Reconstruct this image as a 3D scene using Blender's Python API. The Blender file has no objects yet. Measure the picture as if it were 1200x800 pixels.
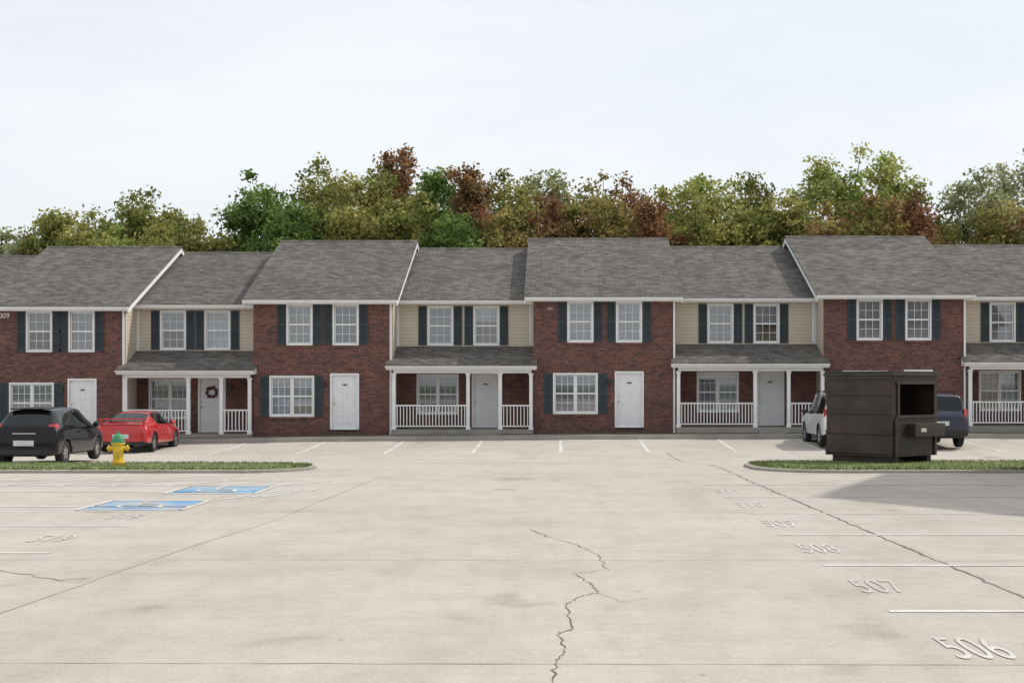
import bpy, bmesh, math, random
import numpy as np
from mathutils import Vector, Matrix
random.seed(7); rng=np.random.default_rng(11)
scene=bpy.context.scene
scene.view_settings.view_transform='Standard'; scene.view_settings.look='None'; scene.view_settings.exposure=0

# ------------------------------------------------------------ materials
def new_mat(name):
    m=bpy.data.materials.new(name); m.use_nodes=True
    nt=m.node_tree; return m,nt,nt.nodes['Principled BSDF']
def N(nt,t,**kw):
    n=nt.nodes.new(t)
    for k,v in kw.items(): setattr(n,k,v)
    return n
def L(nt,a,b): nt.links.new(a,b)
def ramp(nt,fac,stops):
    r=N(nt,'ShaderNodeValToRGB'); e=r.color_ramp.elements
    while len(e)<len(stops): e.new(0.5)
    for i,(p,c) in enumerate(stops):
        e[i].position=p; e[i].color=(c[0],c[1],c[2],1)
    L(nt,fac,r.inputs[0]); return r.outputs[0]
def noise(nt,vec,scale,detail=4,rough=0.55):
    n=N(nt,'ShaderNodeTexNoise'); n.inputs['Scale'].default_value=scale
    n.inputs['Detail'].default_value=detail; n.inputs['Roughness'].default_value=rough
    if vec is not None: L(nt,vec,n.inputs['Vector'])
    return n.outputs[0]
def objco(nt): return N(nt,'ShaderNodeTexCoord').outputs['Object']
def mapping(nt,vec,scale=(1,1,1),loc=(0,0,0)):
    m=N(nt,'ShaderNodeMapping'); m.inputs['Scale'].default_value=scale; m.inputs['Location'].default_value=loc
    L(nt,vec,m.inputs['Vector']); return m.outputs[0]
def mixc(nt,fac,a,b,mode='MIX'):
    m=N(nt,'ShaderNodeMix',data_type='RGBA',blend_type=mode)
    for i,v in ((0,fac),(6,a),(7,b)):
        if hasattr(v,'links'): L(nt,v,m.inputs[i])
        else: m.inputs[i].default_value=v if i==0 else (v[0],v[1],v[2],1)
    return m.outputs[2]
def bump(nt,h,bs,strength=0.3,dist=0.02):
    b=N(nt,'ShaderNodeBump'); b.inputs['Strength'].default_value=strength; b.inputs['Distance'].default_value=dist
    L(nt,h,b.inputs['Height']); L(nt,b.outputs[0],bs.inputs['Normal'])
def simple(name,col,rough=0.6,metal=0,var=0.12,vs=3.0,spec=0.5,coat=0):
    m,nt,bs=new_mat(name); v=objco(nt)
    n=noise(nt,v,vs,5)
    c=ramp(nt,n,[(0.3,[x*(1-var) for x in col]),(0.7,[min(1,x*(1+var)) for x in col])])
    L(nt,c,bs.inputs['Base Color']); bs.inputs['Roughness'].default_value=rough; bs.inputs['Metallic'].default_value=metal
    bs.inputs['Specular IOR Level'].default_value=spec; bs.inputs['Coat Weight'].default_value=coat
    bs.inputs['Coat Roughness'].default_value=0.04
    return m

def mat_brick():
    m,nt,bs=new_mat('brick'); v=objco(nt)
    s=N(nt,'ShaderNodeSeparateXYZ'); L(nt,v,s.inputs[0])
    a=N(nt,'ShaderNodeMath',operation='ADD'); L(nt,s.outputs[0],a.inputs[0]); L(nt,s.outputs[1],a.inputs[1])
    c=N(nt,'ShaderNodeCombineXYZ'); L(nt,a.outputs[0],c.inputs[0]); L(nt,s.outputs[2],c.inputs[1])
    b=N(nt,'ShaderNodeTexBrick'); L(nt,c.outputs[0],b.inputs['Vector'])
    b.inputs['Scale'].default_value=1; b.inputs['Brick Width'].default_value=0.21; b.inputs['Row Height'].default_value=0.075
    b.inputs['Mortar Size'].default_value=0.005; b.inputs['Mortar Smooth'].default_value=0.2; b.inputs['Bias'].default_value=-0.1
    b.inputs['Color1'].default_value=(0.185,0.080,0.062,1); b.inputs['Color2'].default_value=(0.080,0.042,0.037,1)
    b.inputs['Mortar'].default_value=(0.19,0.15,0.13,1)
    n=noise(nt,c.outputs[0],1.6,6,0.65); cc=mixc(nt,1.0,b.outputs[0],ramp(nt,n,[(0.3,(0.72,0.74,0.78)),(0.7,(1.2,1.15,1.12))]),'MULTIPLY')
    w=noise(nt,mapping(nt,c.outputs[0],(9,30,1)),1,2); cc=mixc(nt,1.0,cc,ramp(nt,w,[(0.35,(0.7,0.7,0.7)),(0.65,(1.25,1.2,1.2))]),'MULTIPLY')
    L(nt,cc,bs.inputs['Base Color']); bs.inputs['Roughness'].default_value=0.9; bump(nt,b.outputs[1],bs,-0.6,0.01); return m
def mat_siding():
    m,nt,bs=new_mat('vinyl_siding'); v=objco(nt)
    s=N(nt,'ShaderNodeSeparateXYZ'); L(nt,v,s.inputs[0])
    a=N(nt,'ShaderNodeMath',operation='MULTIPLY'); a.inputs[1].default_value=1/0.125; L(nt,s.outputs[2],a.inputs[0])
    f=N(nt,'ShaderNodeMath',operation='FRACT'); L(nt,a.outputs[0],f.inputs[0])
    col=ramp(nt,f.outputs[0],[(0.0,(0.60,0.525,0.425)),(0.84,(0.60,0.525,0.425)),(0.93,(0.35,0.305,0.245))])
    n=noise(nt,v,0.8,5); col=mixc(nt,1.0,col,ramp(nt,n,[(0.3,(0.9,0.9,0.9)),(0.7,(1.05,1.05,1.04))]),'MULTIPLY')
    L(nt,col,bs.inputs['Base Color']); bs.inputs['Roughness'].default_value=0.55
    bump(nt,f.outputs[0],bs,-0.5,0.02); return m
def mat_shingle():
    m,nt,bs=new_mat('asphalt_shingles'); v=objco(nt)
    mv=mapping(nt,v,(1,1.08,0.0))
    b=N(nt,'ShaderNodeTexBrick'); L(nt,mv,b.inputs['Vector']); b.inputs['Scale'].default_value=1
    b.inputs['Brick Width'].default_value=0.31; b.inputs['Row Height'].default_value=0.145; b.inputs['Mortar Size'].default_value=0.006
    b.inputs['Color1'].default_value=(0.178,0.165,0.152,1); b.inputs['Color2'].default_value=(0.092,0.084,0.077,1); b.inputs['Mortar'].default_value=(0.06,0.056,0.052,1)
    n=noise(nt,v,0.55,5,0.6); c=mixc(nt,1.0,b.outputs[0],ramp(nt,n,[(0.3,(0.86,0.86,0.86)),(0.7,(1.12,1.1,1.08))]),'MULTIPLY')
    n2=noise(nt,v,26,3,0.7); c=mixc(nt,1.0,c,ramp(nt,n2,[(0.3,(0.5,0.5,0.5)),(0.7,(1.47,1.47,1.47))]),'MULTIPLY')
    n3=noise(nt,mapping(nt,v,(5,0.5,0)),1,3,0.6); c=mixc(nt,1.0,c,ramp(nt,n3,[(0.3,(0.92,0.92,0.92)),(0.7,(1.06,1.06,1.06))]),'MULTIPLY')
    L(nt,c,bs.inputs['Base Color']); bs.inputs['Roughness'].default_value=0.95; bs.inputs['Specular IOR Level'].default_value=0.2; bump(nt,b.outputs[1],bs,-0.6,0.015); return m
def mat_concrete(name,base):
    m,nt,bs=new_mat(name); v=objco(nt)
    n1=noise(nt,v,0.16,6,0.6); n2=noise(nt,v,1.1,6,0.65); n3=noise(nt,v,38,4,0.75); n4=noise(nt,mapping(nt,v,(1.2,0.16,1)),1.0,5,0.6)
    c=ramp(nt,n1,[(0.3,[x*0.88 for x in base]),(0.5,base),(0.72,[x*1.06 for x in base])])
    c=mixc(nt,1.0,c,ramp(nt,n2,[(0.3,(0.89,0.875,0.86)),(0.55,(1,1,1)),(0.75,(1.04,1.035,1.02))]),'MULTIPLY')
    c=mixc(nt,1.0,c,ramp(nt,n3,[(0.3,(0.82,0.82,0.82)),(0.7,(1.13,1.13,1.13))]),'MULTIPLY')
    c=mixc(nt,1.0,c,ramp(nt,n4,[(0.32,(0.92,0.905,0.89)),(0.5,(1,1,1))]),'MULTIPLY')
    n6=noise(nt,v,4.5,5,0.7)
    c=mixc(nt,1.0,c,ramp(nt,n6,[(0.30,(0.90,0.89,0.88)),(0.5,(1,1,1)),(0.7,(1.04,1.04,1.03))]),'MULTIPLY')
    n5=noise(nt,v,0.75,3,0.5); c=mixc(nt,1.0,c,ramp(nt,n5,[(0.24,(0.72,0.70,0.68)),(0.35,(1,1,1))]),'MULTIPLY')
    vo=N(nt,'ShaderNodeTexVoronoi'); vo.inputs['Scale'].default_value=1.3; L(nt,v,vo.inputs['Vector'])
    c=mixc(nt,1.0,c,ramp(nt,vo.outputs[0],[(0.02,(0.68,0.66,0.64)),(0.05,(1,1,1))]),'MULTIPLY')
    L(nt,c,bs.inputs['Base Color']); bs.inputs['Roughness'].default_value=0.92; bs.inputs['Specular IOR Level'].default_value=0.25
    bump(nt,n3,bs,0.25,0.004); return m
def mat_grass(name,a,b2):
    m,nt,bs=new_mat(name); v=objco(nt)
    n=noise(nt,v,1.5,6,0.7); n2=noise(nt,v,25,3,0.7)
    c=ramp(nt,n,[(0.3,a),(0.68,b2)]); c=mixc(nt,1.0,c,ramp(nt,n2,[(0.3,(0.6,0.6,0.6)),(0.7,(1.35,1.35,1.3))]),'MULTIPLY')
    L(nt,c,bs.inputs['Base Color']); bs.inputs['Roughness'].default_value=0.95; bump(nt,n2,bs,0.8,0.03); return m
def mat_worn(name,col,under=(0.44,0.41,0.36),wear=0.46,sc=9):
    m,nt,bs=new_mat(name); v=N(nt,'ShaderNodeNewGeometry').outputs['Position']
    n=noise(nt,v,sc,6,0.8); n2=noise(nt,v,1.2,4,0.6)
    a=N(nt,'ShaderNodeMath',operation='ADD'); L(nt,n,a.inputs[0]); L(nt,n2,a.inputs[1])
    h=N(nt,'ShaderNodeMath',operation='MULTIPLY'); h.inputs[1].default_value=0.5; L(nt,a.outputs[0],h.inputs[0])
    f=ramp(nt,h.outputs[0],[(wear-0.07,(0,0,0)),(wear+0.06,(1,1,1))])
    L(nt,mixc(nt,f,under,col),bs.inputs['Base Color']); bs.inputs['Roughness'].default_value=0.85; return m
def mat_glass(name,tint=(0.75,0.8,0.85),refl=0.22):
    m=bpy.data.materials.new(name); m.use_nodes=True; nt=m.node_tree; nt.nodes.clear()
    o=N(nt,'ShaderNodeOutputMaterial'); t=N(nt,'ShaderNodeBsdfTransparent'); t.inputs[0].default_value=(*tint,1)
    g=N(nt,'ShaderNodeBsdfGlossy'); g.inputs['Roughness'].default_value=0.03
    fr=N(nt,'ShaderNodeFresnel'); fr.inputs[0].default_value=1.5
    a=N(nt,'ShaderNodeMath',operation='ADD'); a.inputs[1].default_value=refl-0.04; L(nt,fr.outputs[0],a.inputs[0]); a.use_clamp=True
    x=N(nt,'ShaderNodeMixShader'); L(nt,a.outputs[0],x.inputs[0]); L(nt,t.outputs[0],x.inputs[1]); L(nt,g.outputs[0],x.inputs[2]); L(nt,x.outputs[0],o.inputs[0])
    return m
def mat_blind(name,c1,c2,period=0.05):
    m,nt,bs=new_mat(name); v=objco(nt)
    s=N(nt,'ShaderNodeSeparateXYZ'); L(nt,v,s.inputs[0])
    a=N(nt,'ShaderNodeMath',operation='MULTIPLY'); a.inputs[1].default_value=1/period; L(nt,s.outputs[2],a.inputs[0])
    f=N(nt,'ShaderNodeMath',operation='FRACT'); L(nt,a.outputs[0],f.inputs[0])
    c=ramp(nt,f.outputs[0],[(0,c1),(0.7,c1),(0.95,c2)])
    n=noise(nt,v,1.3,3); c=mixc(nt,1.0,c,ramp(nt,n,[(0.35,(0.75,0.76,0.8)),(0.65,(1.05,1.05,1.05))]),'MULTIPLY')
    L(nt,c,bs.inputs['Base Color']); bs.inputs['Roughness'].default_value=0.7; return m
def mat_leaf():
    m=bpy.data.materials.new('leaves'); m.use_nodes=True; nt=m.node_tree; nt.nodes.clear()
    o=N(nt,'ShaderNodeOutputMaterial'); at=N(nt,'ShaderNodeAttribute'); at.attribute_name='leafcol'
    d=N(nt,'ShaderNodeBsdfDiffuse'); t=N(nt,'ShaderNodeBsdfTranslucent'); x=N(nt,'ShaderNodeMixShader'); x.inputs[0].default_value=0.48
    L(nt,at.outputs['Color'],d.inputs[0]); L(nt,at.outputs['Color'],t.inputs[0]); L(nt,d.outputs[0],x.inputs[1]); L(nt,t.outputs[0],x.inputs[2]); L(nt,x.outputs[0],o.inputs[0]); return m

M={}
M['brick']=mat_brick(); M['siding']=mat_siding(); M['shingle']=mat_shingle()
M['white']=simple('white_trim_paint',(0.80,0.80,0.80),0.5,var=0.05)
M['door']=simple('white_door_paint',(0.80,0.80,0.82),0.4,var=0.03)
M['shutter']=simple('slate_blue_shutter',(0.030,0.042,0.052),0.55,var=0.15)
M['concrete']=mat_concrete('lot_concrete',(0.505,0.462,0.408))
M['kerb']=mat_concrete('kerb_concrete',(0.36,0.335,0.295))
M['slab']=mat_concrete('slab_concrete',(0.33,0.31,0.28))
M['grass']=mat_grass('grass',(0.10,0.15,0.04),(0.20,0.235,0.08))
M['lawn']=mat_grass('field_grass',(0.05,0.08,0.025),(0.10,0.12,0.045))
M['mulch']=mat_grass('mulch_bed',(0.05,0.045,0.028),(0.10,0.095,0.05))
M['line']=mat_worn('faded_white_paint',(0.66,0.65,0.62),(0.50,0.46,0.405),0.47)
M['num']=mat_worn('worn_number_paint',(0.64,0.62,0.585),(0.50,0.458,0.405),0.515,22)
M['blue']=mat_worn('faded_blue_paint',(0.13,0.31,0.52),(0.40,0.43,0.45),0.49,14)
M['crack']=simple('crack_dark',(0.14,0.125,0.105),0.95,var=0.5,vs=6)
M['joint']=simple('joint_sealant',(0.33,0.30,0.265),0.95,var=0.35,vs=2)
M['glass']=mat_glass('window_glass')
M['blind']=mat_blind('white_blinds',(0.62,0.62,0.63),(0.30,0.30,0.32))
M['curtain']=mat_blind('grey_curtain',(0.30,0.32,0.36),(0.22,0.23,0.27),0.5)
M['dark']=simple('dark_interior',(0.02,0.02,0.022),0.8)
M['metal']=simple('dark_metal',(0.05,0.05,0.05),0.4,0.8)
M['brass']=simple('brass',(0.5,0.38,0.15),0.3,0.9)
M['bark']=simple('bark',(0.07,0.055,0.042),0.95,var=0.35,vs=8)
M['leaf']=mat_leaf()

# ------------------------------------------------------------ mesh builder
class MB:
    def __init__(s): s.v=[]; s.f=[]; s.m=[]; s.mats=[]
    def mi(s,k):
        if k not in s.mats: s.mats.append(k)
        return s.mats.index(k)
    def poly(s,pts,k):
        b=len(s.v); s.v+= [tuple(p) for p in pts]; s.f.append(list(range(b,b+len(pts)))); s.m.append(s.mi(k))
    def box(s,x0,x1,y0,y1,z0,z1,k,T=None):
        P=[(x0,y0,z0),(x1,y0,z0),(x1,y1,z0),(x0,y1,z0),(x0,y0,z1),(x1,y0,z1),(x1,y1,z1),(x0,y1,z1)]
        if T is not None: P=[tuple(T@Vector(p)) for p in P]
        b=len(s.v); s.v+=P
        for f in ((0,3,2,1),(4,5,6,7),(0,1,5,4),(1,2,6,5),(2,3,7,6),(3,0,4,7)):
            s.f.append([b+i for i in f]); s.m.append(s.mi(k))
    def hexa(s,bot,top,k):
        b=len(s.v); s.v+= [tuple(p) for p in bot]+[tuple(p) for p in top]
        for f in ((0,3,2,1),(4,5,6,7),(0,1,5,4),(1,2,6,5),(2,3,7,6),(3,0,4,7)):
            s.f.append([b+i for i in f]); s.m.append(s.mi(k))
    def tube(s,p0,p1,r0,r1,k,n=10,cap=True):
        p0=Vector(p0);p1=Vector(p1); d=(p1-p0).normalized(); u=d.orthogonal().normalized(); w=d.cross(u)
        b=len(s.v)
        for p,r in ((p0,r0),(p1,r1)):
            for i in range(n):
                a=2*math.pi*i/n; s.v.append(tuple(p+u*math.cos(a)*r+w*math.sin(a)*r))
        for i in range(n):
            j=(i+1)%n; s.f.append([b+i,b+j,b+n+j,b+n+i]); s.m.append(s.mi(k))
        if cap:
            s.f.append([b+i for i in range(n)][::-1]); s.m.append(s.mi(k)); s.f.append([b+n+i for i in range(n)]); s.m.append(s.mi(k))
    def lathe(s,prof,k,origin=(0,0,0),axis='Z',n=24,ks=None):
        b=len(s.v); o=Vector(origin)
        for (r,h) in prof:
            for i in range(n):
                a=2*math.pi*i/n
                if axis=='Z': p=Vector((r*math.cos(a),r*math.sin(a),h))
                elif axis=='X': p=Vector((h,r*math.cos(a),r*math.sin(a)))
                else: p=Vector((r*math.cos(a),h,r*math.sin(a)))
                s.v.append(tuple(o+p))
        for q in range(len(prof)-1):
            for i in range(n):
                j=(i+1)%n; s.f.append([b+q*n+i,b+q*n+j,b+(q+1)*n+j,b+(q+1)*n+i]); s.m.append(s.mi(ks[q] if ks else k))
    def make(s,name,parent=None,smooth=False,loc=None,rot=None,bevel=0):
        me=bpy.data.meshes.new(name); me.from_pydata(s.v,[],s.f)
        for k in s.mats: me.materials.append(M[k])
        me.polygons.foreach_set('material_index',s.m)
        if smooth: me.polygons.foreach_set('use_smooth',[True]*len(s.f))
        me.update(); o=bpy.data.objects.new(name,me); scene.collection.objects.link(o)
        bm=bmesh.new(); bm.from_mesh(me); bmesh.ops.recalc_face_normals(bm,faces=bm.faces); bm.to_mesh(me); bm.free()
        if loc: o.location=loc
        if rot: o.rotation_euler=rot
        if parent: o.parent=parent
        if bevel:
            bv=o.modifiers.new('bev','BEVEL'); bv.width=bevel; bv.segments=2; bv.limit_method='ANGLE'; bv.angle_limit=0.7
        return o
def empty(name,loc=(0,0,0),rotz=0):
    e=bpy.data.objects.new(name,None); e.location=loc; e.rotation_euler=(0,0,rotz); scene.collection.objects.link(e); return e

# ------------------------------------------------------------ terrain
def sm(a,b,t): t=max(0,min(1,(t-a)/(b-a))); return t*t*(3-2*t)
PY=[(-3000,0),(28.5,0),(31,-0.03),(34,-0.17),(36,-0.27),(38,-0.35),(41,-0.40),(44,-0.39),(47,-0.31),(49.6,-0.2)]
def gz(x,y):
    z=PY[-1][1]
    for (a,za),(b,zb) in zip(PY,PY[1:]):
        if y<=b: z=za+(zb-za)*(y-a)/(b-a) if y>a else za; break
    t=sm(38,49,y)
    xs=[(-60,-0.28),(-20,-0.24),(-14,-0.16),(-8,-0.07),(0,0),(12,0.04),(60,0.05)]
    xx=max(-60,min(60,x)); v=0
    for (a,za),(b,zb) in zip(xs,xs[1:]):
        if xx<=b: v=za+(zb-za)*(xx-a)/(b-a); break
    return z+v*t
def strip(name,xs,ys,zf,mat,parent=None):
    mb=MB(); nx=len(xs)
    mb.v=[(x,y,zf(x,y)) for y in ys for x in xs]
    for j in range(len(ys)-1):
        for i in range(nx-1):
            mb.f.append([j*nx+i,j*nx+i+1,(j+1)*nx+i+1,(j+1)*nx+i]); mb.m.append(mb.mi(mat))
    return mb.make(name,parent,smooth=True)
def fr(a,b,st):
    n=max(1,int(round((b-a)/st))); return [a+(b-a)*i/n for i in range(n+1)]
def gfar(x,y): return gz(x,min(y,49.6))
strip('ground',[-1500,-300,-80]+fr(-60,60,4)+[80,300,1500],[-1500,-300,-60,0,28.5,31,34,36,38,41,44,47,49.6,51,66,80,120,300,1500],
      lambda x,y:(gz(x,y)-0.04 if y<=49.6 else gfar(x,y)+(-0.03 if y<50.5 else 0.12)), 'lawn')
strip('parking_lot',fr(-60,60,2),[-60,-20,0,10,20]+fr(28,49.6,0.6),gz,'concrete')
mb=MB(); xs=fr(-60,60,1.5)
for a,b in zip(xs,xs[1:]):
    def P(x,y,dz): return (x,y,gfar(x,49.6)+dz)
    mb.hexa([P(a,49.62,-0.2),P(b,49.62,-0.2),P(b,49.78,-0.2),P(a,49.78,-0.2)],[P(a,49.64,0.14),P(b,49.64,0.14),P(b,49.78,0.14),P(a,49.78,0.14)],'kerb')
mb.make('kerb')
strip('pavement',xs,[49.782,50.75],lambda x,y:gfar(x,49.6)+0.145,'slab')
strip('mulch_bed',xs,[50.75,51.1,51.6],lambda x,y:gfar(x,49.6)+0.148+(y-50.75)*0.05,'mulch')

# ------------------------------------------------------------ building
bld=empty('brick_townhouse_building',(0,51.5,0))
def mkpart(mb,name,**k):
    o=mb.make(name,None,**k); o.parent=bld; o.matrix_parent_inverse=Matrix.Translation((0,-51.5,0)); return o
def wall_holes(mb,x0,x1,z0,z1,y,holes,depth,k,kr='white'):
    X=sorted(set([x0,x1]+[h[0] for h in holes]+[h[1] for h in holes])); Z=sorted(set([z0,z1]+[h[2] for h in holes]+[h[3] for h in holes]))
    for a,b in zip(X,X[1:]):
        for c,d in zip(Z,Z[1:]):
            xm=(a+b)/2; zm=(c+d)/2
            if any(h[0]<xm<h[1] and h[2]<zm<h[3] for h in holes): continue
            mb.poly([(a,y,c),(b,y,c),(b,y,d),(a,y,d)],k)
    for h in holes:
        a,b,c,d=h
        mb.poly([(a,y,c),(a,y+depth,c),(a,y+depth,d),(a,y,d)],kr); mb.poly([(b,y,c),(b,y+depth,c),(b,y+depth,d),(b,y,d)],kr)
        mb.poly([(a,y,c),(b,y,c),(b,y+depth,c),(a,y+depth,c)],kr); mb.poly([(a,y,d),(b,y,d),(b,y+depth,d),(a,y+depth,d)],kr)
walls=MB(); wins=MB(); glass=MB(); shut=MB(); doors=MB(); trim=MB(); roof=MB(); porch=MB(); gut=MB()
def sash(x0,x1,z0,z1,y):
    mb=wins; f=0.045
    mb.box(x0,x0+f,y,y+0.04,z0,z1,'white'); mb.box(x1-f,x1,y,y+0.04,z0,z1,'white')
    mb.box(x0+f,x1-f,y,y+0.04,z0,z0+f,'white'); mb.box(x0+f,x1-f,y,y+0.04,z1-f,z1,'white')
    zm=(z0+z1)/2; mb.box(x0+f,x1-f,y-0.006,y+0.034,zm-0.028,zm+0.028,'white')
    for i in (1,2):
        xx=x0+f+(x1-x0-2*f)*i/3
        mb.box(xx-0.008,xx+0.008,y+0.008,y+0.026,z0+f,zm-0.028,'white'); mb.box(xx-0.008,xx+0.008,y+0.008,y+0.026,zm+0.028,z1-f,'white')
    for za,zb in ((z0+f,zm-0.028),(zm+0.028,z1-f)):
        zz=(za+zb)/2; mb.box(x0+f,x1-f,y+0.010,y+0.024,zz-0.008,zz+0.008,'white')
    glass.poly([(x0+f,y+0.03,z0+f),(x1-f,y+0.03,z0+f),(x1-f,y+0.03,z1-f),(x0+f,y+0.03,z1-f)],'glass')
def window(xc,z0,w,h,y,n=1,sh=0.32,kind=None):
    x0=xc-w/2; x1=xc+w/2; z1=z0+h; t=0.06
    yy=y-0.025
    trim.box(x0-t,x0,yy,y+0.03,z0-t,z1+t,'white'); trim.box(x1,x1+t,yy,y+0.03,z0-t,z1+t,'white')
    trim.box(x0,x1,yy,y+0.03,z1,z1+t,'white'); trim.box(x0,x1,yy-0.02,y+0.03,z0-t,z0,'white')
    ww=w/n
    for i in range(n):
        a=x0+ww*i+(0.02 if i else 0); b=x0+ww*(i+1)-(0.02 if i<n-1 else 0)
        sash(a,b,z0,z1,y+0.04)
        kd=kind or random.choice(['blind','blind','curtain','curtain'])
        hh=z0 if random.random()<0.7 else z0+h*random.choice([0.25,0.5,0.6])
        wins.box(a,b,y+0.13,y+0.15,hh,z1,kd)
        if hh>z0: wins.box(a,b,y+0.28,y+0.3,z0,hh,'dark')
    if n==2: wins.box(xc-0.02,xc+0.02,y+0.02,y+0.09,z0,z1,'white')
    if sh:
        for s in (-1,1):
            a=(x0-t-0.012-sh) if s<0 else (x1+t+0.012); b=a+sh
            za=z0-0.04; zb=z1+0.05; fm=0.05
            shut.box(a,a+fm,y-0.035,y-0.003,za,zb,'shutter'); shut.box(b-fm,b,y-0.035,y-0.003,za,zb,'shutter')
            zm=(za+zb)/2
            for q0,q1 in ((za,za+0.07),(zm-0.035,zm+0.035),(zb-0.07,zb)): shut.box(a+fm,b-fm,y-0.035,y-0.003,q0,q1,'shutter')
            shut.box(a+fm,b-fm,y-0.012,y-0.004,za+0.07,zb-0.07,'shutter')
            for q0,q1 in ((za+0.07,zm-0.035),(zm+0.035,zb-0.07)):
                k=int((q1-q0)/0.055)
                for j in range(k):
                    zz=q0+(j+0.5)*(q1-q0)/k
                    shut.hexa([(a+fm,y-0.033,zz-0.022),(b-fm,y-0.033,zz-0.022),(b-fm,y-0.014,zz+0.008),(a+fm,y-0.014,zz+0.008)],
                              [(a+fm,y-0.033,zz-0.012),(b-fm,y-0.033,zz-0.012),(b-fm,y-0.014,zz+0.018),(a+fm,y-0.014,zz+0.018)],'shutter')
    return (x0,x1,z0,z1)
def door(xc,z0,w,h,y):
    x0=xc-w/2;x1=xc+w/2;z1=z0+h;t=0.07
    trim.box(x0-t,x0,y-0.025,y+0.02,z0,z1+t,'white'); trim.box(x1,x1+t,y-0.025,y+0.02,z0,z1+t,'white'); trim.box(x0,x1,y-0.025,y+0.02,z1,z1+t,'white')
    yd=y+0.05; doors.box(x0,x1,yd,yd+0.045,z0,z1,'door')
    pw=(w-0.34)/2
    for cx in (x0+0.12+pw/2,x1-0.12-pw/2):
        for a,b in ((0.10,0.36),(0.42,0.70),(0.76,0.93)):
            za=z0+h*a; zb=z0+h*b; g=0.012
            doors.box(cx-pw/2,cx-pw/2+0.02,yd-g,yd-0.001,za,zb,'door'); doors.box(cx+pw/2-0.02,cx+pw/2,yd-g,yd-0.001,za,zb,'door')
            doors.box(cx-pw/2+0.02,cx+pw/2-0.02,yd-g,yd-0.001,za,za+0.02,'door'); doors.box(cx-pw/2+0.02,cx+pw/2-0.02,yd-g,yd-0.001,zb-0.02,zb,'door')
            doors.box(cx-pw/2+0.05,cx+pw/2-0.05,yd-0.008,yd-0.001,za+0.05,zb-0.05,'door')
    doors.lathe([(0.0,-0.06),(0.03,-0.05),(0.03,-0.02),(0.012,-0.015),(0.012,0)],'brass',(x0+0.07,yd,z0+0.95),'Y',10)
    doors.lathe([(0.0,-0.02),(0.022,-0.02),(0.022,0)],'brass',(x0+0.07,yd,z0+1.12),'Y',10)
    doors.box(xc-0.10,xc+0.10,yd-0.006,yd-0.0005,z0+1.60,z0+1.66,'metal')
    doors.box(x0,x1,y-0.04,yd,z0-0.05,z0-0.001,'metal')
    return (x0,x1,z0,z1)
RY=58.3; BE=51.12; YB=65.4
def roof_slab(x0,x1,ye,ze,yr,zr,yb,zb,th,k='shingle'):
    for (ya,za,yc,zc) in ((ye,ze,yr,zr),(yb,zb,yr,zr)):
        roof.hexa([(x0,ya,za-th),(x1,ya,za-th),(x1,yc,zc-th),(x0,yc,zc-th)],[(x0,ya,za),(x1,ya,za),(x1,yc,zc),(x0,yc,zc)],k)
    roof.hexa([(x0,yr-0.16,zr-0.05),(x1,yr-0.16,zr-0.05),(x1,yr+0.16,zr-0.05),(x0,yr+0.16,zr-0.05)],[(x0,yr-0.02,zr+0.03),(x1,yr-0.02,zr+0.03),(x1,yr+0.02,zr+0.03),(x0,yr+0.02,zr+0.03)],k)
def brick_unit(xL,xR,dz,wu,wl,dr,oL=0.33,oR=0.24):
    y=51.5; ze=4.93+dz; zr=7.78+dz; zb=-0.7
    hs=[]
    for c in wu: hs.append(window(c,3.33+dz,0.84,1.40,y,kind=None))
    hs.append(window(wl,0.72+dz,1.52,1.38,y,n=2)); hs.append(door(dr,0.17+dz*0.75,0.92,1.98,y))
    wall_holes(walls,xL,xR,zb,ze-0.02,y,hs,0.12,'brick')
    for h in hs[:3]: walls.box(h[0]-0.06,h[1]+0.06,y-0.045,y+0.02,h[2]-0.145,h[2]-0.062,'brick')
    sl=(zr-ze)/(RY-BE)
    for x in (xL,xR):
        zf=ze+sl*(51.5-BE)-0.14
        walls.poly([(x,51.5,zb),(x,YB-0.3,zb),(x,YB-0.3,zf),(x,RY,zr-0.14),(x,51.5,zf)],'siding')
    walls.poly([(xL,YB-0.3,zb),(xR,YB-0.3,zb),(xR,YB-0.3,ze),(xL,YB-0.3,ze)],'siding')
    roof_slab(xL-oL,xR+oR,BE,ze,RY,zr,RY+(RY-BE),ze,0.05)
    for x0,x1 in ((xL-oL+0.012,xL-oL+0.05),(xR+oR-0.05,xR+oR-0.012)):
        for ya in (BE,RY+RY-BE):
            trim.hexa([(x0,ya,ze-0.24),(x1,ya,ze-0.24),(x1,RY,zr-0.24),(x0,RY,zr-0.24)],[(x0,ya,ze-0.055),(x1,ya,ze-0.055),(x1,RY,zr-0.055),(x0,RY,zr-0.055)],'white')
    for x0,x1 in ((xL-oL+0.05,xL),(xR,xR+oR-0.05)):
        for ya in (BE,RY+RY-BE):
            trim.poly([(x0,ya,ze-0.15),(x1,ya,ze-0.15),(x1,RY,zr-0.15),(x0,RY,zr-0.15)],'white')
    trim.box(xL-oL+0.05,xR+oR-0.05,BE+0.03,51.497,ze-0.165,ze-0.14,'white')
    trim.box(xL-oL+0.05,xR+oR-0.05,BE+0.005,BE+0.03,ze-0.17,ze-0.055,'white')
    gx0=xL-oL+0.02;gx1=xR+oR-0.02
    gut.hexa([(gx0,BE-0.07,ze-0.13),(gx1,BE-0.07,ze-0.13),(gx1,BE+0.003,ze-0.13),(gx0,BE+0.003,ze-0.13)],[(gx0,BE-0.11,ze-0.03),(gx1,BE-0.11,ze-0.03),(gx1,BE+0.003,ze-0.03),(gx0,BE+0.003,ze-0.03)],'white')
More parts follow.
